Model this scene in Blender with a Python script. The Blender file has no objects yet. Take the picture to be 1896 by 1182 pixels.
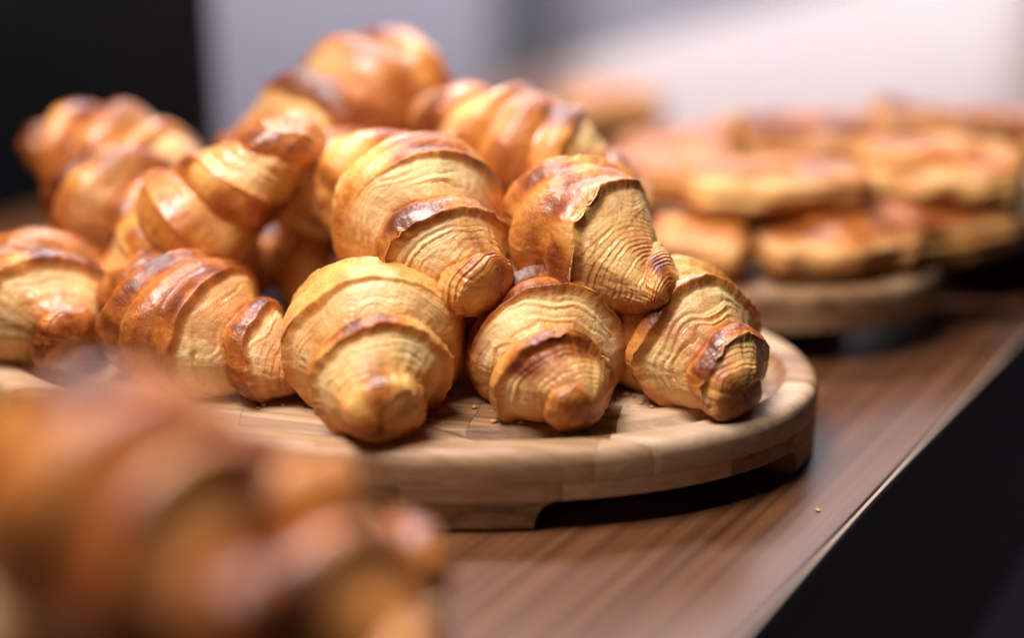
import bpy, bmesh, math, random
import numpy as np
from mathutils import Vector, Matrix, Euler

scene = bpy.context.scene
R_ = math.radians

# ---------------------------------------------------------------- camera
cam_d = bpy.data.cameras.new("camera")
cam = bpy.data.objects.new("camera", cam_d)
scene.collection.objects.link(cam)
cam.location = (0, 0, 0.302)
cam.rotation_euler = (R_(70), 0, 0)
cam_d.lens = 50
cam_d.sensor_width = 36
cam_d.clip_start = 0.01
cam_d.clip_end = 50
cam_d.dof.use_dof = True
cam_d.dof.focus_distance = 0.655
cam_d.dof.aperture_fstop = 1.2
scene.camera = cam

# ---------------------------------------------------------------- world + lamps
world = bpy.data.worlds.new("World")
scene.world = world
world.use_nodes = True
bg = world.node_tree.nodes["Background"]
bg.inputs[0].default_value = (1.0, 0.92, 0.88, 1)
bg.inputs[1].default_value = 0.008


def area(name, loc, target, sx, sy, power, col):
    d = bpy.data.lights.new(name, 'AREA')
    d.shape = 'RECTANGLE'
    d.size, d.size_y, d.energy, d.color = sx, sy, power, col
    o = bpy.data.objects.new(name, d)
    scene.collection.objects.link(o)
    o.location = loc
    o.rotation_euler = (Vector(target) - Vector(loc)).to_track_quat('-Z', 'Y').to_euler()
    return o


area("ceiling_lamp", (-0.30, 0.52, 1.05), (-0.02, 0.66, 0.08), 0.42, 0.42, 20.5, (1.0, 0.955, 0.91))
area("window_low", (0.62, 3.05, 0.32), (0.62, 0, 0.32), 0.95, 0.60, 5.4, (1.0, 0.95, 1.0))
area("window_high", (0.80, 3.05, 1.80), (0.80, 0, 1.80), 1.0, 0.80, 18, (0.90, 0.91, 1.0))
area("wall_wash_fill", (-0.2, 2.2, 2.2), (0.0, 3.2, -0.2), 0.8, 0.5, 120, (0.97, 0.95, 1.0))  # added wall wash, no known lamp there; brightens the back wall

scene.view_settings.view_transform = 'Standard'
scene.view_settings.look = 'None'
scene.view_settings.exposure = 0.0
scene.view_settings.gamma = 1.0
scene.render.engine = 'CYCLES'
scene.cycles.use_denoising = True
scene.cycles.max_bounces = 8

# ---------------------------------------------------------------- helpers
COL = scene.collection


def link(name, mesh, mat=None, parent=None, smooth=True):
    o = bpy.data.objects.new(name, mesh)
    COL.objects.link(o)
    if mat is not None and not mesh.materials:
        mesh.materials.append(mat)
    if parent is not None:
        o.parent = parent
    if smooth and len(mesh.polygons):
        mesh.polygons.foreach_set('use_smooth', np.ones(len(mesh.polygons), dtype=bool))
    return o


def tag(o, label=None, cat=None, group=None, kind=None):
    if label: o['label'] = label
    if cat: o['category'] = cat
    if group: o['group'] = group
    if kind: o['kind'] = kind
    return o


def empty(name, loc=(0, 0, 0), rz=0.0):
    o = bpy.data.objects.new(name, None)
    COL.objects.link(o)
    o.location = loc
    o.rotation_euler = (0, 0, rz)
    return o


def box_mesh(name, lo, hi, bevel=0.0, seg=2):
    bm = bmesh.new()
    bmesh.ops.create_cube(bm, size=1)
    for v in bm.verts:
        v.co = Vector([(lo[i] + hi[i]) / 2 + v.co[i] * (hi[i] - lo[i]) for i in range(3)])
    if bevel:
        bmesh.ops.bevel(bm, geom=list(bm.edges), offset=bevel, segments=seg, affect='EDGES', profile=0.5)
    me = bpy.data.meshes.new(name)
    bm.to_mesh(me); bm.free()
    return me


# numpy value noise -----------------------------------------------------------
def _hash(ix, iy, iz, seed):
    h = (ix.astype(np.int64) * 374761393 + iy.astype(np.int64) * 668265263
         + iz.astype(np.int64) * 2147483647 + seed * 1274126177) & 0xffffffff
    h = ((h ^ (h >> 13)) * 1274126177) & 0xffffffff
    h = ((h ^ (h >> 16)) * 2246822519) & 0xffffffff
    return ((h ^ (h >> 15)) & 0xffffff) / float(0xffffff)


def vnoise(x, y, z, seed=0):
    xi, yi, zi = np.floor(x), np.floor(y), np.floor(z)
    fx, fy, fz = x - xi, y - yi, z - zi
    fx, fy, fz = [f * f * f * (f * (f * 6 - 15) + 10) for f in (fx, fy, fz)]
    out = 0
    for dx in (0, 1):
        wx = fx if dx else 1 - fx
        for dy in (0, 1):
            wy = fy if dy else 1 - fy
            for dz in (0, 1):
                wz = fz if dz else 1 - fz
                out = out + wx * wy * wz * _hash(xi + dx, yi + dy, zi + dz, seed)
    return out * 2 - 1


def fbm(x, y, z, seed=0, octv=3):
    a, s, o = 1.0, 0.0, 0
    for k in range(octv):
        o = o + a * vnoise(x * 2 ** k, y * 2 ** k, z * 2 ** k, seed + 17 * k)
        s += a
        a *= 0.5
    return o / s


def sstep(a, b, x):
    t = np.clip((x - a) / (b - a), 0, 1)
    return t * t * (3 - 2 * t)


# ---------------------------------------------------------------- materials
def new_mat(name):
    m = bpy.data.materials.new(name)
    m.use_nodes = True
    nt = m.node_tree
    return m, nt, nt.nodes["Principled BSDF"]


def N(nt, typ, **kw):
    n = nt.nodes.new(typ)
    for k, v in kw.items():
        if k.startswith('i_'):
            n.inputs[k[2:].replace('_', ' ')].default_value = v
        else:
            setattr(n, k, v)
    return n


def ramp(nt, stops):
    r = nt.nodes.new('ShaderNodeValToRGB')
    cr = r.color_ramp
    while len(cr.elements) > 1:
        cr.elements.remove(cr.elements[-1])
    cr.elements[0].position = stops[0][0]
    cr.elements[0].color = (*stops[0][1], 1)
    for p, c in stops[1:]:
        e = cr.elements.new(p)
        e.color = (*c, 1)
    return r


def mathn(nt, op, a, b=None, clamp=False):
    n = nt.nodes.new('ShaderNodeMath')
    n.operation = op
    n.use_clamp = clamp
    for i, v in enumerate((a, b)):
        if v is None: continue
        if isinstance(v, (int, float)):
            n.inputs[i].default_value = v
        else:
            nt.links.new(v, n.inputs[i])
    return n.outputs[0]


def mixc(nt, fac, a, b, blend='MIX'):
    n = nt.nodes.new('ShaderNodeMix')
    n.data_type = 'RGBA'
    n.blend_type = blend
    for sock, v in ((n.inputs[0], fac), (n.inputs[6], a), (n.inputs[7], b)):
        if isinstance(v, (int, float)):
            sock.default_value = v
        elif isinstance(v, tuple):
            sock.default_value = (*v, 1)
        else:
            nt.links.new(v, sock)
    return n.outputs[2]


def pastry_material(name, dark=0.0, gloss=1.0):
    m, nt, p = new_mat(name)
    L = nt.links
    at = {}
    for a in ('lam', 'brown', 'ridge'):
        n = N(nt, 'ShaderNodeAttribute', attribute_name=a)
        at[a] = n.outputs['Fac']
    tc = N(nt, 'ShaderNodeTexCoord')
    n1 = N(nt, 'ShaderNodeTexNoise', i_Scale=90.0, i_Detail=4.0, i_Roughness=0.6)
    n2 = N(nt, 'ShaderNodeTexNoise', i_Scale=420.0, i_Detail=3.0, i_Roughness=0.65)
    n3 = N(nt, 'ShaderNodeTexNoise', i_Scale=1300.0, i_Detail=2.0, i_Roughness=0.6)
    for n in (n1, n2, n3):
        L.new(tc.outputs['Object'], n.inputs['Vector'])
    fl = N(nt, 'ShaderNodeAttribute', attribute_name='flow')
    n4 = N(nt, 'ShaderNodeTexNoise', i_Scale=1.0, i_Detail=1.5, i_Roughness=0.5)
    L.new(fl.outputs['Vector'], n4.inputs['Vector'])
    n5 = N(nt, 'ShaderNodeTexNoise', i_Scale=38.0, i_Detail=2.0)
    L.new(tc.outputs['Object'], n5.inputs['Vector'])
    line = mathn(nt, 'SUBTRACT', n4.outputs['Fac'], 0.5)
    tipm = N(nt, 'ShaderNodeAttribute', attribute_name='lines').outputs['Fac']
    lw = mathn(nt, 'MULTIPLY', line, tipm)
    b = mathn(nt, 'ADD', at['brown'], mathn(nt, 'MULTIPLY', lw, 0.45))
    b = mathn(nt, 'ADD', b, mathn(nt, 'MULTIPLY', mathn(nt, 'SUBTRACT', n1.outputs['Fac'], 0.5), 0.75))
    b = mathn(nt, 'ADD', b, mathn(nt, 'MULTIPLY', mathn(nt, 'SUBTRACT', n2.outputs['Fac'], 0.5), 0.45))
    b = mathn(nt, 'ADD', b, dark, clamp=True)
    crust = ramp(nt, [(0.0, (0.80, 0.43, 0.120)), (0.28, (0.66, 0.255, 0.052)), (0.50, (0.47, 0.135, 0.024)),
                      (0.74, (0.26, 0.060, 0.011)), (1.0, (0.14, 0.028, 0.007))])
    L.new(b, crust.inputs[0])
    lam = ramp(nt, [(0.0, (0.58, 0.215, 0.052)), (0.35, (0.80, 0.44, 0.145)), (0.72, (0.91, 0.63, 0.285)), (1.0, (0.94, 0.74, 0.42))])
    r = mathn(nt, 'ADD', at['ridge'], mathn(nt, 'MULTIPLY', mathn(nt, 'SUBTRACT', n2.outputs['Fac'], 0.5), 0.7))
    r = mathn(nt, 'SUBTRACT', r, mathn(nt, 'MULTIPLY', lw, 0.5))
    r = mathn(nt, 'SUBTRACT', r, mathn(nt, 'MULTIPLY', at['brown'], 0.28), clamp=True)
    L.new(r, lam.inputs[0])
    c = mixc(nt, at['lam'], crust.outputs[0], lam.outputs[0])
    L.new(c, p.inputs['Base Color'])
    ro = mathn(nt, 'ADD', mathn(nt, 'MULTIPLY', at['lam'], 0.22), 0.36)
    ro = mathn(nt, 'ADD', ro, mathn(nt, 'MULTIPLY', mathn(nt, 'SUBTRACT', n2.outputs['Fac'], 0.5), 0.3))
    L.new(ro, p.inputs['Roughness'])
    p.inputs['Specular IOR Level'].default_value = 0.45 * (0.35 + 0.65 * gloss)
    patchy = ramp(nt, [(0.42, (0.08, 0.08, 0.08)), (0.62, (1, 1, 1))])
    L.new(n5.outputs['Fac'], patchy.inputs[0])
    coat = mathn(nt, 'MULTIPLY', mathn(nt, 'SUBTRACT', 1.0, at['lam']), mathn(nt, 'MULTIPLY', patchy.outputs[0], 0.50 * gloss))
    L.new(coat, p.inputs['Coat Weight'])
    p.inputs['Coat Roughness'].default_value = 0.20
    p.inputs['Subsurface Weight'].default_value = 0.12
    p.inputs['Subsurface Radius'].default_value = (1.0, 0.45, 0.15)
    p.inputs['Subsurface Scale'].default_value = 0.004
    bmp = N(nt, 'ShaderNodeBump', i_Strength=0.50, i_Distance=0.0009)
    h = mathn(nt, 'ADD', n2.outputs['Fac'], mathn(nt, 'MULTIPLY', n3.outputs['Fac'], 0.5))
    h = mathn(nt, 'ADD', h, mathn(nt, 'MULTIPLY', n1.outputs['Fac'], 1.6))
    h = mathn(nt, 'SUBTRACT', h, mathn(nt, 'MULTIPLY', lw, 0.5))
    L.new(h, bmp.inputs['Height'])
    L.new(bmp.outputs[0], p.inputs['Normal'])
    return m


def wood_material(name, stops, grain_scale, rough, tone=0.25, spec=0.4, streak=(1.5, 60, 60), bump=0.15):
    """grain runs along the object's local X"""
    m, nt, p = new_mat(name)
    L = nt.links
    tc = N(nt, 'ShaderNodeTexCoord')
    oi = N(nt, 'ShaderNodeObjectInfo')
    off = N(nt, 'ShaderNodeVectorMath', operation='SCALE')
    comb = N(nt, 'ShaderNodeCombineXYZ')
    for i in range(3):
        L.new(oi.outputs['Random'], comb.inputs[i])
    L.new(comb.outputs[0], off.inputs[0])
    off.inputs['Scale'].default_value = 7.0
    add = N(nt, 'ShaderNodeVectorMath', operation='ADD')
    L.new(tc.outputs['Object'], add.inputs[0]); L.new(off.outputs[0], add.inputs[1])
    mp = N(nt, 'ShaderNodeMapping')
    mp.inputs['Scale'].default_value = streak
    L.new(add.outputs[0], mp.inputs['Vector'])
    g1 = N(nt, 'ShaderNodeTexNoise', i_Scale=grain_scale, i_Detail=5.0, i_Roughness=0.62, i_Distortion=0.4)
    L.new(mp.outputs[0], g1.inputs['Vector'])
    g2 = N(nt, 'ShaderNodeTexNoise', i_Scale=grain_scale * 6, i_Detail=3.0, i_Roughness=0.6)
    L.new(mp.outputs[0], g2.inputs['Vector'])
    f = mathn(nt, 'ADD', mathn(nt, 'MULTIPLY', g1.outputs['Fac'], 0.75), mathn(nt, 'MULTIPLY', g2.outputs['Fac'], 0.25))
    f = mathn(nt, 'ADD', f, mathn(nt, 'MULTIPLY', mathn(nt, 'SUBTRACT', oi.outputs['Random'], 0.5), tone), clamp=True)
    rp = ramp(nt, stops)
    L.new(f, rp.inputs[0])
    L.new(rp.outputs[0], p.inputs['Base Color'])
    L.new(mathn(nt, 'ADD', mathn(nt, 'MULTIPLY', g2.outputs['Fac'], 0.16), rough - 0.08), p.inputs['Roughness'])
    p.inputs['Specular IOR Level'].default_value = spec
    bmp = N(nt, 'ShaderNodeBump', i_Strength=bump, i_Distance=0.0006)
    L.new(g2.outputs['Fac'], bmp.inputs['Height'])
    L.new(bmp.outputs[0], p.inputs['Normal'])
    return m


def plain_material(name, col, rough=0.6, spec=0.4, var=0.15, scale=12.0):
    m, nt, p = new_mat(name)
    tc = N(nt, 'ShaderNodeTexCoord')
    n = N(nt, 'ShaderNodeTexNoise', i_Scale=scale, i_Detail=4.0)
    nt.links.new(tc.outputs['Object'], n.inputs['Vector'])
    lo = tuple(c * (1 - var) for c in col)
    hi = tuple(min(1, c * (1 + var)) for c in col)
    rp = ramp(nt, [(0.3, lo), (0.7, hi)])
    nt.links.new(n.outputs['Fac'], rp.inputs[0])
    nt.links.new(rp.outputs[0], p.inputs['Base Color'])
    p.inputs['Roughness'].default_value = rough
    p.inputs['Specular IOR Level'].default_value = spec
    return m


M = {}
M['pastry'] = pastry_material('pastry')
M['puff'] = pastry_material('puff_pastry', 0.06, 0.15)
M['board'] = wood_material('board_wood', [(0.20, (0.15, 0.070, 0.030)), (0.38, (0.33, 0.175, 0.085)), (0.56, (0.47, 0.285, 0.160)), (0.8, (0.60, 0.42, 0.275))],
                           1.2, 0.5, tone=0.50, spec=0.35, streak=(4, 130, 130))
M['table'] = wood_material('walnut_table', [(0.30, (0.026, 0.010, 0.005)), (0.44, (0.085, 0.031, 0.012)), (0.56, (0.132, 0.051, 0.021)), (0.74, (0.180, 0.074, 0.032))],
                           1.0, 0.33, tone=0.0, spec=0.32, streak=(1.4, 130, 130), bump=0.05)
M['strip'] = plain_material('edge_strip', (0.33, 0.24, 0.19), 0.4)
M['apron'] = wood_material('black_wood', [(0.3, (0.008, 0.006, 0.005)), (0.7, (0.040, 0.030, 0.026))], 1.0, 0.55, tone=0.0, streak=(3, 60, 60))
M['wall'] = plain_material('lavender_wall', (0.50, 0.47, 0.55), 0.8, 0.2, 0.10, 1.5)
M['floor'] = plain_material('grey_floor', (0.10, 0.09, 0.10), 0.5)
M['black'] = plain_material('black_lacquer', (0.004, 0.005, 0.007), 0.55, 0.2)
M['paper'] = plain_material('baking_paper', (0.72, 0.66, 0.60), 0.6, 0.3, 0.06, 60)
M['crumb'] = plain_material('crumb', (0.50, 0.26, 0.09), 0.6, 0.3, 0.4, 300)


# ---------------------------------------------------------------- setting
TA = R_(33.6)                       # the table runs away to the right
tab = empty('walnut_table', (0.1064, 0.4964, 0), math.pi / 2 - TA)    # local +X along the edge, +Y to the left
tag(tab, 'walnut table with dark sides carrying the boards of pastry', 'table')
link('table_top', box_mesh('table_top', (-0.75, 0.0022, -0.004), (2.4, 0.74, 0.0), 0.0010), M['table'], tab, False)
link('edge_strip', box_mesh('edge_strip', (-0.75, 0.0, -0.004), (2.4, 0.0020, -0.0003), 0.0006), M['strip'], tab, False)
link('apron', box_mesh('apron', (-0.749, 0.001, -0.20), (2.399, 0.735, -0.0042), 0.0005), M['apron'], tab, False)
for lx in (-0.70, 2.30):
    for ly in (0.02, 0.66):
        link('leg', box_mesh('leg', (lx, ly, -0.75), (lx + 0.06, ly + 0.06, -0.2005), 0.003), M['apron'], tab, False)
me = box_mesh('wall', (-4, 3.2, -0.75), (4, 3.3, 3.0))
tag(link('wall', me, M['wall'], None, False), kind='structure')
me = box_mesh('floor', (-4, -2, -0.80), (4, 3.3, -0.75))
tag(link('floor', me, M['floor'], None, False), kind='structure')

cab = empty('black_cabinet', (-0.645, 1.40, -0.75), R_(17))
tag(cab, 'tall matt black cabinet standing beyond the table on the left', 'cabinet')
link('carcass', box_mesh('carcass', (-0.36, -0.2, 0.0), (0.33, 0.2, 1.55), 0.006), M['black'], cab, False)
for k in (0, 1):
    d = link('door', box_mesh('door', (-0.355 + 0.343 * k, -0.218, 0.02), (-0.017 + 0.343 * k, -0.2005, 1.53), 0.004), M['black'], cab, False)
    link('handle', box_mesh('handle', (-0.04 + 0.05 * k, -0.235, 0.7), (-0.03 + 0.05 * k, -0.2185, 0.95), 0.002), M['strip'], d, False)


post = empty('grey_post', (0.02, 3.0, -0.75))
tag(post, 'slim grey post standing before the wall behind the pile', 'post')
M['grey'] = plain_material('grey_paint', (0.16, 0.16, 0.18), 0.6)
link('shaft', box_mesh('shaft', (-0.06, -0.03, 0.012), (0.06, 0.03, 2.2), 0.004), M['grey'], post, False)
link('foot_plate', box_mesh('foot_plate', (-0.10, -0.07, 0.0), (0.10, 0.07, 0.0118), 0.002), M['grey'], post, False)

# ---------------------------------------------------------------- wooden boards
def ell(a, b, n):
    return [(a * math.cos(2 * math.pi * i / n), b * math.sin(2 * math.pi * i / n)) for i in range(n)]


def loft(a, b, prof, n=160, close_top=True, close_bottom=True):
    bm = bmesh.new()
    rings = []
    for d, z in prof:
        rings.append([bm.verts.new((x, y, z)) for x, y in ell(a - d, b - d, n)])
    for r0, r1 in zip(rings, rings[1:]):
        for i in range(n):
            j = (i + 1) % n
            bm.faces.new((r0[i], r0[j], r1[j], r1[i]))
    if close_top: bm.faces.new(rings[-1])
    if close_bottom: bm.faces.new(list(reversed(rings[0])))
    return bm


def cut(bm, px, nx):
    g = list(bm.verts) + list(bm.edges) + list(bm.faces)
    r = bmesh.ops.bisect_plane(bm, geom=g, plane_co=px, plane_no=nx, clear_outer=True, clear_inner=False, dist=1e-7)
    ed = [e for e in r['geom_cut'] if isinstance(e, bmesh.types.BMEdge)]
    if ed:
        bmesh.ops.holes_fill(bm, edges=ed, sides=0)


def split_layer(bm, parent, name, a, b, row, lens, rng, gap=0.00010):
    y = -b - rng.uniform(0, row * 0.6)
    while y < b:
        y1 = y + row
        x = -a - rng.uniform(0, lens * 0.7)
        while x < a:
            x1 = x + lens * rng.uniform(0.75, 1.3)
            if x1 > a - 0.02: x1 = a + 0.01
            c = bm.copy()
            cut(c, (x1 - gap, 0, 0), (1, 0, 0))
            if c.verts: cut(c, (x + gap, 0, 0), (-1, 0, 0))
            if c.verts: cut(c, (0, y1 - gap, 0), (0, 1, 0))
            if c.verts: cut(c, (0, y + gap, 0), (0, -1, 0))
            if len(c.verts) > 6:
                me = bpy.data.meshes.new(name)
                bmesh.ops.recalc_face_normals(c, faces=list(c.faces))
                c.to_mesh(me)
                o = link(name, me, M['board'], parent, True)
                md = o.modifiers.new('split', 'EDGE_SPLIT')
                md.split_angle = R_(38)
            c.free()
            x = x1
        y = y1


def foot_mesh(a, b, a0, a1, h, inward=0.05, slope=0.010):
    """a foot: sector of the oval between two angles, its ends leaning inwards at the top"""
    bm = bmesh.new()
    n = 28
    lv = 6
    outer, inner = [], []
    for k in range(lv + 1):
        f = k / lv
        z = h * f
        # ends widen towards the top with a quarter-round fillet
        ex = slope * (1 - math.sqrt(max(0, 1 - f * f)))
        ea = ex / a
        ro, ri = [], []
        for i in range(n + 1):
            t = (a0 - ea) + (a1 - a0 + 2 * ea) * i / n
            dd = 0.002 if k == 0 else 0.0
            ro.append(bm.verts.new(((a - dd) * math.cos(t), (b - dd) * math.sin(t), z)))
            ri.append(bm.verts.new(((a - inward) * math.cos(t), (b - inward) * math.sin(t), z)))
        outer.append(ro); inner.append(ri)
    for k in range(lv):
        for i in range(n):
            bm.faces.new((outer[k][i], outer[k][i + 1], outer[k + 1][i + 1], outer[k + 1][i]))
            bm.faces.new((inner[k][i + 1], inner[k][i], inner[k + 1][i], inner[k + 1][i + 1]))
        for i in (0, n):
            f = (outer[k][i], outer[k + 1][i], inner[k + 1][i], inner[k][i])
            bm.faces.new(f)
    for i in range(n):
        bm.faces.new((outer[lv][i], outer[lv][i + 1], inner[lv][i + 1], inner[lv][i]))
        bm.faces.new((outer[0][i + 1], outer[0][i], inner[0][i], inner[0][i + 1]))
    bmesh.ops.recalc_face_normals(bm, faces=list(bm.faces))
    me = bpy.data.meshes.new('foot')
    bm.to_mesh(me); bm.free()
    return me


def board(loc, rz, a, b, label, feet, seed, base=False, zf=0.0135, zm=0.0225, zt=0.038, row=0.042, lens=0.075):
    root = empty('serving_board', loc, rz)
    tag(root, label, 'board', 'oval wooden serving boards')
    rng = random.Random(seed)
    top = loft(a, b, [(0.0, zm + 0.0001), (0.0, zt - 0.0065), (0.0006, zt - 0.0035), (0.0022, zt - 0.0014), (0.0045, zt - 0.0003), (0.007, zt),
                      (0.0145, zt - 0.0001), (0.0158, zt - 0.0006), (0.0170, zt - 0.0030), (0.0190, zt - 0.0062), (0.0225, zt - 0.0078), (0.0265, zt - 0.0074), (0.0295, zt - 0.0056),
                      (0.0312, zt - 0.0030), (0.0322, zt - 0.0021), (0.034, zt - 0.0018), (0.05, zt - 0.0018)])
    split_layer(top, root, 'top_stave', a, b, row, lens, rng)
    top.free()
    mid = loft(a, b, [(0.0, zf + 0.0001), (0.0, zm)])
    split_layer(mid, root, 'middle_stave', a, b, row, lens * 1.3, rng)
    mid.free()
    for a0, a1 in feet:
        k_ = 0.055 if base else 0.0
        o = link('foot', foot_mesh(a - k_, b - k_, a0, a1, zf, 0.04), M['board'], root, True)
        md = o.modifiers.new('split', 'EDGE_SPLIT'); md.split_angle = R_(38)
    return root


b1 = board((-0.07, 0.69, 0.0), R_(-12), 0.225, 0.13, 'pale oval wooden board with grooved rim under the main croissant pile',
           [(R_(-15), R_(40)), (R_(-128), R_(-62)), (R_(140), R_(216)), (R_(62), R_(110))], 4, zf=0.0145)
b2 = board((0.112, 0.886, 0.0), R_(-33), 0.165, 0.118, 'far oval wooden board on the right under the stacked pastries',
           [(R_(-60), R_(60)), (R_(120), R_(240))], 9, True, zf=0.020, zm=0.030, zt=0.043)
b4 = board((0.335, 0.985, 0.0), R_(56), 0.11, 0.06, 'narrow board at the right behind the stacked pastries',
           [(R_(-60), R_(60)), (R_(120), R_(240))], 15, True, zf=0.020, zm=0.030, zt=0.043)
b3 = board((-0.168, 0.430, 0.0), R_(10), 0.145, 0.105, 'small oval board in the blurred foreground under the nearest croissants',
           [(R_(-30), R_(40)), (R_(150), R_(210))], 12)


# ---------------------------------------------------------------- croissants
def croissant_mesh(seed, L=0.068, R=0.042, n=3.2, NU=150, NV=120, bend=0.35, hand=1, tip=0.26, a=0.42,
                   step=0.85, brown=0.0, ridge=1.0, flat=0.72, squash=0.92, cap=0.10, lamamt=1.0, phase=0.0, flakes=False, plump=1.15, ring0=0.6, glaze=None, rings=25):
    uu = np.linspace(-1, 1, NU)
    x = np.sin(uu * math.pi / 2) * 0.55 + uu * 0.45
    x[0], x[-1] = -0.9999, 0.9999
    th = np.linspace(0, 2 * math.pi, NV, endpoint=False)
    X, T = np.meshgrid(x, th, indexing='ij')
    S = np.abs(X)
    sgn = np.sign(X)
    ct, st = np.cos(T), np.sin(T)
    # a conical body whose wraps step down towards both tips
    E = 1 - (1 - tip) * S ** plump
    capf = np.sqrt(np.clip(1 - np.clip((S - (1 - cap)) / cap, 0, 1) ** 2, 0, 1))
    wob = 0.16 * fbm(ct * 0.9 + 5, st * 0.9, X * 1.6, seed, 2) + 0.010 * fbm(ct * 4, st * 4, X * 4 + 9, seed + 3, 2)
    tt = T / (2 * math.pi)
    if hand < 0: tt = 1 - tt
    t = n * (S ** 0.92) - tt + 1 + phase + wob * sstep(0.03, 0.25, S)
    f = np.mod(t, 1.0)
    jag = 0.030 * fbm(ct * 8, st * 8, X * 2, seed + 7, 3) * np.exp(-((f - a) / 0.12) ** 2)
    f = f + jag
    c = np.clip(f / a, 0, 1)
    q = np.clip((f - a) / (1 - a), 0, 1)
    crust_r = -0.5 + np.sin(c * math.pi / 2) ** 0.75
    fall = 0.5 - (0.34 * sstep(0, 0.10, q) + 0.66 * q ** 1.1)
    saw = np.where(f < a, crust_r, fall)
    fade = sstep(0.05, 0.26, S)
    amp = step * (1 - tip) / n * 0.92 * fade * (1.65 - 1.25 * S)
    rad = E + amp * saw
    # laminated strata on the open slopes: thin sheets, each ending in a crisp torn edge
    K = 4.0
    nz = fbm(ct * 1.1, st * 1.1, X * 2.0 + 3, seed + 11, 2)
    ph = K * (q + 0.10 * np.sin(q * 7 + 5 * nz + seed)) + 0.9 * nz + 0.06 * n * fbm(ct * 6, st * 6, X * 2, seed + 13, 3) * np.clip(1.4 - S, 0, 1) + np.floor(t) * 11
    sid = np.floor(ph)
    fr = ph - sid
    big = 0.25 + 1.0 * _hash(sid, sid * 0 + 3, np.sign(X), seed) ** 1.5
    along = np.clip(0.5 + 1.6 * vnoise(ct * 1.6 + sid * 3.7, st * 1.6, X * 1.0, seed + 15), 0.0, 1.2)
    big = big * along
    drop = 0.22
    strat = np.where(fr < 1 - drop, sstep(0, 1 - drop, fr), sstep(0, drop, 1 - fr))
    edge = np.exp(-((fr - (1 - drop)) / 0.10) ** 2) * np.clip(big * 1.3, 0, 1)
    crease = np.exp(-(np.minimum(fr, 1 - fr) / 0.07) ** 2) * np.clip(big * 1.3, 0, 1)
    strat2 = np.mod(ph * 3.0 + 0.8 * nz, 1.0)
    strat2 = np.where(strat2 < 0.7, strat2 / 0.7, (1 - strat2) / 0.3)
    lamw = np.where(f < a, 0, sstep(0.02, 0.14, q) * (1 - sstep(0.86, 1.0, q))) * fade
    lmod = np.clip(0.55 + 1.5 * fbm(ct * 1.5, st * 1.5, X * 4, seed + 19, 2), 0.05, 1.2)
    tipw = sstep(ring0, ring0 + 0.26, S)
    lamw = lamw * (1 - tipw)
    tph = rings * S + 4 * (1 - capf) - tt * 2.0 + 1.2 * fbm(ct * 1.1, st * 1.1, X * 2.5, seed + 23, 2)
    tfr = np.mod(tph, 1.0)
    tfr = np.clip(tfr, 0, 1)
    tstr = np.where(tfr < 0.82, tfr / 0.82, (1 - tfr) / 0.18)
    tbig = np.clip(0.6 + 1.5 * vnoise(ct * 1.5 + np.floor(tph) * 2.3, st * 1.5, X, seed + 25), 0.1, 1.3)
    side = 0.35 + 0.65 * sstep(-0.85, -0.2, -ct)
    rad = rad + ridge * side * (0.038 * lamw * big * (strat - 0.6) + 0.009 * lamw * along * (strat2 - 0.5)
                                + 0.016 * tipw * tbig * (tstr - 0.6))
    # dough puffiness, blisters, thin flakes along the lips
    rad = rad + 0.085 * fbm(ct * 1.2 + 2, st * 1.2, X * 1.8, seed + 29, 2) * (1 - 0.5 * S)
    rad = rad + 0.020 * fbm(ct * 4, st * 4, X * 5, seed + 31, 3) + 0.006 * fbm(ct * 16, st * 16, X * 18, seed + 33, 2)
    lip = np.exp(-((f - a) / 0.030) ** 2) * fade
    rad = rad + lip * (0.008 + 0.045 * np.clip(fbm(ct * 6, st * 6, X * 3, seed + 37, 3), 0, 1))
    groove = np.exp(-(np.minimum(f, 1 - f) / 0.035) ** 2) * fade
    rad = rad - 0.022 * groove * (0.6 + 0.8 * np.clip(fbm(ct * 3, st * 3, X * 2, seed + 41, 2), -0.5, 1))
    r = R * rad * capf
    # swirl at the very tip
    yl = st * r
    zl = -ct * r * squash
    kf = -flat * R * squash
    zl = np.where(zl < kf, kf + (zl - kf) * 0.22, zl)
    # arc-shaped spine
    bx = bend * X
    if abs(bend) > 1e-4:
        cx, cy = L * np.sin(bx) / bend, L * (1 - np.cos(bx)) / bend
    else:
        cx, cy = L * X, 0 * X
    # tip axial offset wiggle
    cz = -0.10 * R * S ** 2 + R * 0.10 * fbm(X * 1.3 + seed, X * 0 + 3.3, X * 0, seed + 43, 2)
    cy = cy + R * 0.12 * fbm(X * 1.5 + seed * 2, X * 0 + 1.3, X * 0, seed + 47, 2)
    px = cx - np.sin(bx) * yl
    py = cy + np.cos(bx) * yl
    pz = cz + zl
    verts = np.stack([px, py, pz], -1).reshape(-1, 3)
    i, j = np.meshgrid(np.arange(NU - 1), np.arange(NV), indexing='ij')
    j2 = (j + 1) % NV
    faces = np.stack([i * NV + j, (i + 1) * NV + j, (i + 1) * NV + j2, i * NV + j2], -1).reshape(-1, 4)
    me = bpy.data.meshes.new('croissant')
    me.vertices.add(len(verts)); me.loops.add(faces.size); me.polygons.add(len(faces))
    me.vertices.foreach_set('co', verts.astype(np.float32).ravel())
    me.loops.foreach_set('vertex_index', faces.astype(np.int32).ravel())
    me.polygons.foreach_set('loop_start', np.arange(0, faces.size, 4, dtype=np.int32))
    me.polygons.foreach_set('loop_total', np.full(len(faces), 4, dtype=np.int32))
    me.update(); me.validate()
    # colour masks: open strata, oven browning, stratum brightness
    crest = np.exp(-((c - 0.60) / 0.45) ** 2) * (1 - sstep(a, a + 0.04, f)) * (1 - sstep(0.82, 0.97, S))
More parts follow.
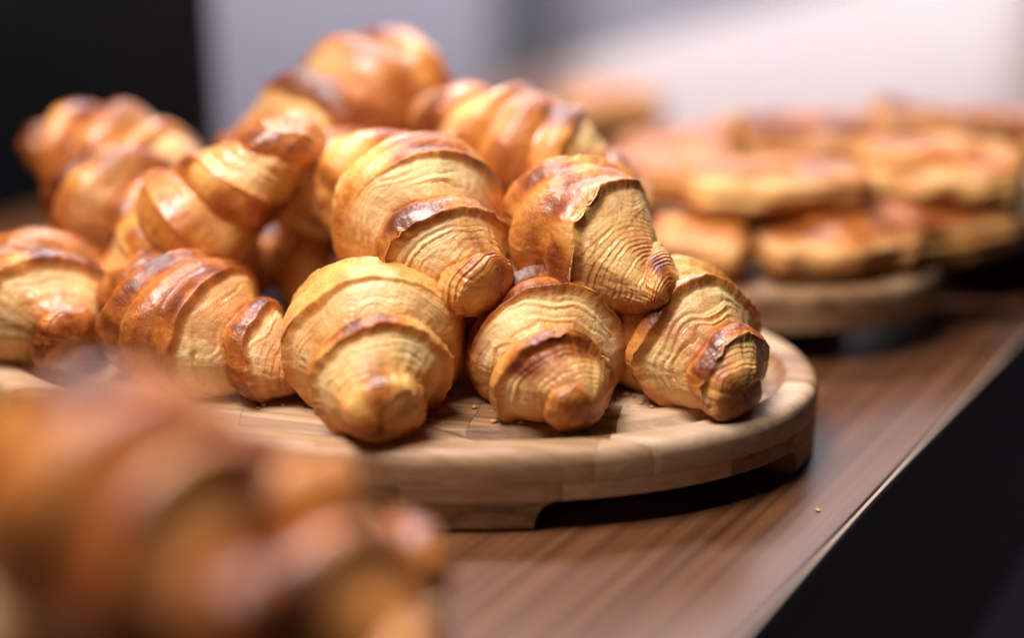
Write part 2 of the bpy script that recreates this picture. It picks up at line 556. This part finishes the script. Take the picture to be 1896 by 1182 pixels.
    patch = fbm(ct * 1.4 + 7, st * 1.4, X * 2.4, seed + 53, 3)
    topz = sstep(-0.3, 0.9, -ct)
    br = 0.24 + 0.29 * crest * (0.40 + 0.75 * topz) * np.clip(0.55 + 2.2 * patch, 0, 1.6) + 0.50 * patch * (0.5 + 0.5 * topz) + 0.13 * tipw \
        + 0.30 * sstep(0.4, 0.95, ct) + brown + 0.25 * lip * patch
    br = br + 0.17 * (0.5 - np.abs(tstr - 0.45)) * tipw * tbig - 0.12 * tipw
    gm = 0 * S
    if glaze:
        gm = np.exp(-((S + 0.05 * patch - glaze[0]) / glaze[2]) ** 4) * sstep(-0.1, 0.55, -ct + 0.25 * patch) * (X > 0)
        br = br + glaze[1] * gm
    lm = lamamt * (lamw * (1 - 0.45 * sstep(0.35, 1.0, q)) + 0.30 * tipw * (f > a)) * np.clip(0.75 + 0.8 * fbm(ct * 1.3, st * 1.3, X * 3 + 2, seed + 59, 2), 0.15, 1)
    lm = lm * (1 - gm)
    rg = np.clip(0.88 + 0.25 * nz - 0.30 * edge - 0.24 * crease - 0.22 * q + 0.20 * along * (strat2 - 0.5), 0, 1)
    for nm, arr in (('lam', lm), ('brown', np.clip(br, 0, 1)), ('ridge', rg), ('lines', np.clip(0.06 + 0.70 * lamw + 0.8 * tipw, 0, 1))):
        at = me.attributes.new(nm, 'FLOAT', 'POINT')
        at.data.foreach_set('value', arr.astype(np.float32).ravel())
    at = me.attributes.new('flow', 'FLOAT_VECTOR', 'POINT')
    fl = np.stack([ct * 1.6 + seed, st * 1.6, (t + S * 2.0) * 9 * np.sign(X + 1e-9)], -1)
    at.data.foreach_set('vector', fl.astype(np.float32).ravel())
    info = (np.stack([px, py, pz], -1), lip * side * (S < 0.9), X)
    return (me, info) if flakes else me


def place(o, tip_dir, roll=0.0):
    """turn local +X to tip_dir, local Z kept as upright as can be, then roll about the axis"""
    x = Vector(tip_dir).normalized()
    z = Vector((0, 0, 1))
    y = z.cross(x).normalized()
    z = x.cross(y).normalized()
    m = Matrix((x, y, z)).transposed().to_4x4()
    o.rotation_mode = 'QUATERNION'
    o.rotation_quaternion = (m @ Matrix.Rotation(R_(roll), 4, 'X')).to_quaternion()


def add_flakes(o, info, seed, count=9):
    """thin torn leaves of dough standing off the lips of the wraps"""
    P, w, X = info
    rng = random.Random(seed)
    cand = np.argwhere((w > 0.75) & (X > -0.25))
    if not len(cand): return
    NU, NV = X.shape
    for k in range(count):
        i, j = cand[rng.randrange(len(cand))]
        step = 3
        n_al = rng.randint(4, 7)
        vs, fs = [], []
        di = 1 if X[i, j] > 0 else -1
        wd = rng.uniform(0.0012, 0.0028)
        lift = rng.uniform(0.1, 0.9)
        for m in range(n_al):
            jj = (j + m * step) % NV
            # follow the lip: the row near i with the highest lip weight
            lo, hi = max(1, i - 10), min(NU - 2, i + 10)
            ii = lo + int(np.argmax(w[lo:hi, jj]))
            p = P[ii, jj]
            ax = P[min(NU - 1, ii + 4 * di), jj] - P[max(0, ii - 4 * di), jj]
            ax = ax / (np.linalg.norm(ax) + 1e-9)
            cen = P[ii].mean(0)
            nr = p - cen; nr = nr / (np.linalg.norm(nr) + 1e-9)
            e = math.sin(math.pi * (m + 0.5) / n_al) * rng.uniform(0.6, 1.1)
            vs += [tuple(p - nr * 0.0004), tuple(p + (ax * 0.6 + nr * lift * 0.5) * wd * e * 0.6 + nr * 0.0002),
                   tuple(p + (ax + nr * lift) * wd * e + nr * 0.0002)]
            if m:
                b0 = 3 * (m - 1)
                fs += [(b0, b0 + 3, b0 + 4, b0 + 1), (b0 + 1, b0 + 4, b0 + 5, b0 + 2)]
        me = bpy.data.meshes.new('flake')
        me.from_pydata(vs, [], fs)
        for nm, v in (('lam', 0.45), ('brown', rng.uniform(0.1, 0.5)), ('ridge', rng.uniform(0.4, 0.9)), ('lines', 0.3)):
            at = me.attributes.new(nm, 'FLOAT', 'POINT')
            at.data.foreach_set('value', np.full(len(vs), v, dtype=np.float32))
        f = link('flake', me, M['pastry'], o)
        md = f.modifiers.new('thickness', 'SOLIDIFY'); md.thickness = 0.00025


HI = dict(NU=520, NV=260)
MID = dict(NU=300, NV=160)
LOW = dict(NU=150, NV=100)
PILE = 'croissants piled on the main board'
# (location, tip direction, roll, mesh options, label, group)
CR = [
    # bottom row, in focus
    ((-0.066, 0.624, 0.0645), (-0.003, -0.070, -0.011), 0, dict(seed=11, R=0.0430, L=0.069, hand=1, tip=0.31, cap=0.11, n=2.5, phase=0.50, plump=1.0, **HI),
     'pale flaky croissant at the left of the front row, tip aimed at the viewer'),
    ((0.013, 0.628, 0.0600), (0.014, -0.062, -0.003), 0, dict(seed=23, R=0.0375, L=0.058, hand=-1, tip=0.32, cap=0.16, step=1.0, n=2.2, phase=0.42, brown=0.06, glaze=(0.64, 0.42, 0.12), **HI),
     'croissant in the middle of the front row with a glossy dark brown band'),
    ((0.081, 0.640, 0.0610), (0.016, -0.062, -0.004), 0, dict(seed=35, R=0.0368, L=0.057, hand=1, tip=0.36, cap=0.07, plump=1.05, n=2.1, phase=0.3, **HI),
     'croissant at the right end of the front row beside the board rim'),
    # second row, in focus
    ((-0.050, 0.678, 0.1100), (0.044, -0.080, -0.020), 0, dict(seed=47, R=0.0445, L=0.077, hand=-1, tip=0.32, cap=0.10, plump=1.0, n=2.4, phase=0.50, **HI),
     'large flaky croissant lying on top of the front row, widest pale layers'),
    ((0.034, 0.664, 0.1060), (0.036, -0.062, -0.018), 0, dict(seed=59, R=0.0385, L=0.065, hand=1, tip=0.20, plump=1.2, n=1.3, phase=0.556, step=0.38, rings=32, ring0=0.32, brown=0.08, **HI),
     'croissant on the right of the second row with finely ringed tip'),
    # left part
    ((-0.155, 0.650, 0.0620), (0.060, -0.044, -0.012), 0, dict(seed=61, R=0.0390, L=0.069, hand=1, tip=0.30, n=2.6, phase=0.3, brown=0.20, **MID),
     'brown ridged croissant left of the front row pointing down to the right'),
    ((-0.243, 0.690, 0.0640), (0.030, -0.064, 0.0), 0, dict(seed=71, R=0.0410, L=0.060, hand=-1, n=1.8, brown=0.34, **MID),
     'croissant cut by the left edge, lying low on the board'),
    ((-0.165, 0.708, 0.0960), (0.060, 0.010, 0.052), 0, dict(seed=83, R=0.0385, L=0.084, hand=1, tip=0.34, plump=0.85, n=2.4, phase=0.1, step=0.40, bend=0.10, lamamt=0.5, brown=0.14, **MID),
     'croissant with its horn raised up to the right, left of the pile'),
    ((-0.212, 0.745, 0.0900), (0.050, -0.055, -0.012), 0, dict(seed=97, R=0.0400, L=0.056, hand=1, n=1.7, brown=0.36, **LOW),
     'round browned croissant in the left middle of the pile'),
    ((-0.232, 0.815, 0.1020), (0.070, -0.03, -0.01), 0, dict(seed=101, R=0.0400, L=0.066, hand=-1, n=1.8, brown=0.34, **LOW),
     'hindmost croissant at the upper left before the black cabinet'),
    # top
    ((-0.092, 0.830, 0.1310), (-0.060, -0.068, -0.020), 0, dict(seed=113, R=0.0470, L=0.090, hand=1, brown=0.22, n=1.8, step=0.7, bend=-0.9, **LOW),
     'topmost plump croissant with a stub of horn to the left'),
    ((0.008, 0.760, 0.1170), (0.060, -0.030, -0.020), 0, dict(seed=127, R=0.0410, L=0.078, hand=1, tip=0.30, n=2.2, phase=0.3, step=0.65, brown=0.24, **MID),
     'croissant at the upper right of the pile, dark tip pointing right'),
    # behind and inside the pile
    ((-0.098, 0.760, 0.1000), (0.02, -0.06, 0.02), 0, dict(seed=131, R=0.0370, L=0.068, n=2.2, **LOW),
     'shaded croissant wedged behind the large flaky one'),
    ((-0.100, 0.750, 0.0570), (0.05, -0.05, 0.0), 0, dict(seed=139, R=0.0350, L=0.060, n=2.2, brown=0.1, **LOW),
     'dark shadowed croissant deep in the gap left of the centre'),
    ((-0.180, 0.755, 0.0600), (0.07, 0.02, 0.0), 0, dict(seed=149, R=0.0340, L=0.060, **LOW),
     'shadowed croissant at the bottom of the pile between the left ones'),
    ((0.000, 0.735, 0.0610), (0.05, -0.05, 0.0), 0, dict(seed=151, R=0.0360, L=0.066, **LOW),
     'shadowed croissant lying low behind the middle of the front row'),
    ((-0.060, 0.805, 0.0640), (0.08, 0.0, 0.0), 0, dict(seed=157, R=0.0400, L=0.070, **LOW),
     'shadowed croissant lying low under the topmost one'),
    ((-0.215, 0.805, 0.0600), (0.08, -0.02, 0.0), 0, dict(seed=163, R=0.0340, L=0.066, **LOW),
     'shadowed croissant lying low at the far left back of the pile'),
]
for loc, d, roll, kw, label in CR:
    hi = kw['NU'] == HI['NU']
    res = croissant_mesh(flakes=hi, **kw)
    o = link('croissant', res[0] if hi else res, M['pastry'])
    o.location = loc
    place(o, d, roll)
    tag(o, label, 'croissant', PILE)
    if hi: add_flakes(o, res[1], kw['seed'])

FG = [
    ((-0.112, 0.363, 0.110), (0.045, -0.055, -0.014), 0, dict(seed=211, lamamt=0.15, R=0.041, L=0.066, brown=0.20, n=1.8, step=0.9, **LOW),
     'nearest blurred croissant on top of the foreground heap'),
    ((-0.072, 0.374, 0.086), (0.050, -0.045, -0.014), 0, dict(seed=233, lamamt=0.15, R=0.037, L=0.062, brown=0.24, n=1.8, step=0.9, hand=-1, **LOW),
     'blurred croissant at the right end of the foreground heap'),
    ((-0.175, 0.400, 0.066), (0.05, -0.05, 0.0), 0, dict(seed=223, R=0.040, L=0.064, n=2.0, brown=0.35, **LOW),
     'blurred dark croissant at the bottom left of the foreground heap'),
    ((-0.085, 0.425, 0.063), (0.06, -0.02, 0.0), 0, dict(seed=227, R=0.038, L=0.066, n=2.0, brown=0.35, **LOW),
     'blurred shadowed croissant at the bottom of the foreground heap'),
]
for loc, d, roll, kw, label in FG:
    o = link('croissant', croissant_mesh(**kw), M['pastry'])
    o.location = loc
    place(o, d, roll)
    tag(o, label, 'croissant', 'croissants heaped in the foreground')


# ---------------------------------------------------------------- puff pastries behind
def roll_mesh(seed, l=0.095, w=0.068, h=0.038, NU=60, NV=48, brown=0.0):
    """a folded puff pastry: flat roll with cut, layered ends and slashes across the top"""
    x = np.linspace(-1, 1, NU)
    th = np.linspace(0, 2 * math.pi, NV, endpoint=False)
    X, T = np.meshgrid(x, th, indexing='ij')
    ct, st = np.cos(T), np.sin(T)
    endf = np.clip(1 - np.clip((np.abs(X) - 0.70) / 0.30, 0, 1) ** 2.5, 0.02, 1) ** 0.5
    slash = 0.25 * np.exp(-(np.mod(X * 1.6 + 0.3 * ct + seed * 0.37, 1.0) - 0.5) ** 2 / 0.012) * sstep(0.2, 0.8, st)
    r = 1 + 0.34 * fbm(ct * 1.1, st * 1.1, X * 1.3, seed, 2) - 0.05 * slash
    e = 0.92
    yy = np.sign(ct) * np.abs(ct) ** e * w / 2 * r * endf
    zz = np.sign(st) * np.abs(st) ** e * h / 2 * r * endf
    strat = np.sin(zz / h * 34 + 2 * fbm(ct * 2, st * 2, X * 2, seed + 5, 2))
    xx = X * l / 2 + 0.0012 * strat * sstep(0.85, 1, np.abs(X)) * np.sign(X)
    yy = yy + 0.0012 * strat * np.abs(ct) ** 2 * np.sign(ct)
    verts = np.stack([xx, yy, zz], -1).reshape(-1, 3)
    i, j = np.meshgrid(np.arange(NU - 1), np.arange(NV), indexing='ij')
    j2 = (j + 1) % NV
    faces = np.stack([i * NV + j, (i + 1) * NV + j, (i + 1) * NV + j2, i * NV + j2], -1).reshape(-1, 4).tolist()
    faces.append(list(range(NV))); faces.append(list(range((NU - 1) * NV, NU * NV)))
    me = bpy.data.meshes.new('puff_pastry')
    me.from_pydata(verts.tolist(), [], faces)
    bm = bmesh.new(); bm.from_mesh(me); bmesh.ops.recalc_face_normals(bm, faces=list(bm.faces)); bm.to_mesh(me); bm.free()
    lam = np.clip(sstep(0.35, 0.9, np.abs(ct)) * (np.abs(zz) < h * 0.36) + 0.6 * slash + 0.5 * sstep(0.84, 0.95, np.abs(X)), 0, 0.9) * 0.55
    br = np.clip(0.38 + brown + 0.10 * sstep(0.3, 0.9, st) * (1 - slash) + 0.4 * fbm(ct * 2, st * 2, X * 3, seed + 9, 3) + 0.25 * sstep(0, 0.8, -st), 0, 1)
    rg = 0.5 + 0.4 * strat
    for nm, arr in (('lam', lam), ('brown', br), ('ridge', rg)):
        at = me.attributes.new(nm, 'FLOAT', 'POINT')
        at.data.foreach_set('value', arr.astype(np.float32).ravel())
    return me


PP = [
    ((0.190, 0.808, 0.0563), (2, 0, 4), (0.100, 0.072, 0.032), 0.16, 'orange brown pastry in the middle of the lower layer on the far board'),
    ((0.096, 0.812, 0.0563), (-3, 2, -8), (0.092, 0.074, 0.034), 0.0, 'golden pastry at the left of the lower layer on the far board'),
    ((0.264, 0.842, 0.0570), (5, -4, 26), (0.096, 0.070, 0.034), 0.12, 'pastry at the right of the lower layer beyond the far board rim'),
    ((0.158, 0.838, 0.0819), (-4, 2, 3), (0.116, 0.078, 0.034), -0.08, 'large pale pastry resting across the lower layer on the far board'),
    ((0.268, 0.868, 0.0835), (6, -3, -10), (0.100, 0.074, 0.035), -0.04, 'pastry at the right of the upper layer by the far board'),
    ((0.062, 0.860, 0.0795), (0, 5, 24), (0.100, 0.076, 0.032), 0.04, 'pastry at the left of the upper layer on the far board'),
    ((0.195, 0.930, 0.0907), (8, 0, 14), (0.100, 0.072, 0.032), 0.25, 'browned pastry at the back of the upper layer on the far board'),
    ((0.292, 0.965, 0.0907), (-5, 4, -8), (0.098, 0.074, 0.034), 0.25, 'browned pastry at the back right of the stacked pastries'),
    ((0.362, 0.965, 0.0843), (4, -6, 20), (0.100, 0.072, 0.034), 0.15, 'pastry high at the right edge behind the stacked pastries'),
    ((0.120, 0.965, 0.0723), (4, -6, -12), (0.100, 0.072, 0.034), 0.10, 'pastry at the far left corner behind the stacked pastries'),
]
for k, (loc, rot, dim, br, label) in enumerate(PP):
    o = link('puff_pastry', roll_mesh(300 + 7 * k, *dim, brown=br), M['puff'])
    o.location = loc
    o.rotation_euler = [R_(v) for v in rot]
    tag(o, label, 'pastry', 'puff pastries stacked on the far board')
o = link('puff_pastry', roll_mesh(401, 0.105, 0.07, 0.042), M['puff'])
o.location = (0.094, 1.36, 0.0225)
o.rotation_euler = (0, 0, R_(6))
tag(o, 'single golden pastry lying far back beside the upper right croissant', 'pastry')

tray = empty('black_tray', (0.425, 1.20, 0.0), math.pi / 2 - TA)
tag(tray, 'flat black tray lying far back near the table edge', 'tray')
link('base', box_mesh('base', (-0.12, -0.09, 0.0005), (0.12, 0.09, 0.006), 0.002), M['black'], tray, False)
for lo, hi in (((-0.12, -0.09, 0.0062), (0.12, -0.082, 0.022)), ((-0.12, 0.082, 0.0062), (0.12, 0.09, 0.022)),
               ((-0.12, -0.0815, 0.0062), (-0.112, 0.0815, 0.022)), ((0.112, -0.0815, 0.0062), (0.12, 0.0815, 0.022))):
    link('rim', box_mesh('rim', lo, hi, 0.002), M['black'], tray, False)

# ---------------------------------------------------------------- crumbs
def crumbs_mesh(spots, seed):
    rng = random.Random(seed)
    bm = bmesh.new()
    for (x, y, z), r in spots:
        g = bmesh.ops.create_icosphere(bm, subdivisions=1, radius=r)
        sc = Vector((rng.uniform(0.6, 1.6), rng.uniform(0.6, 1.4), rng.uniform(0.35, 0.7)))
        for v in g['verts']:
            v.co = Vector((v.co.x * sc.x, v.co.y * sc.y, v.co.z * sc.z)) * rng.uniform(0.75, 1.25) + Vector((x, y, z + r * sc.z * 0.7))
    me = bpy.data.meshes.new('crumbs')
    bm.to_mesh(me); bm.free()
    return me


rng = random.Random(5)
spots = []
for k in range(150):
    t = R_(rng.gauss(-62, 26))
    d = rng.gauss(0.0235, 0.0022)
    spots.append((((0.225 - d) * math.cos(t), (0.13 - d) * math.sin(t), 0.0303), rng.uniform(0.0004, 0.0010)))
for k in range(70):
    t = R_(rng.uniform(-110, 5))
    d = rng.uniform(0.036, 0.065)
    spots.append((((0.225 - d) * math.cos(t), (0.13 - d) * math.sin(t), 0.0362), rng.uniform(0.0004, 0.0015)))
for k in range(55):
    t = R_(rng.uniform(-100, -5))
    d = rng.uniform(0.012, 0.07)
    z = 0.0362 if d > 0.034 else (0.0380 if d < 0.014 else 0.0305)
    spots.append((((0.225 - d) * math.cos(t), (0.13 - d) * math.sin(t), z), rng.uniform(0.0010, 0.0020)))
o = link('crumbs', crumbs_mesh(spots, 3), M['crumb'], None, False)
o.location = b1.location; o.rotation_euler = b1.rotation_euler
tag(o, 'fine brown crumbs scattered along the groove of the main board', 'crumbs', kind='stuff')
o = link('crumb', crumbs_mesh([((0, 0, 0.0), 0.0013)], 8), M['crumb'], None, False)
o.location = (0.1385, 0.5755, 0.0002)
tag(o, 'single golden crumb on the table before the right end of the board', 'crumb')
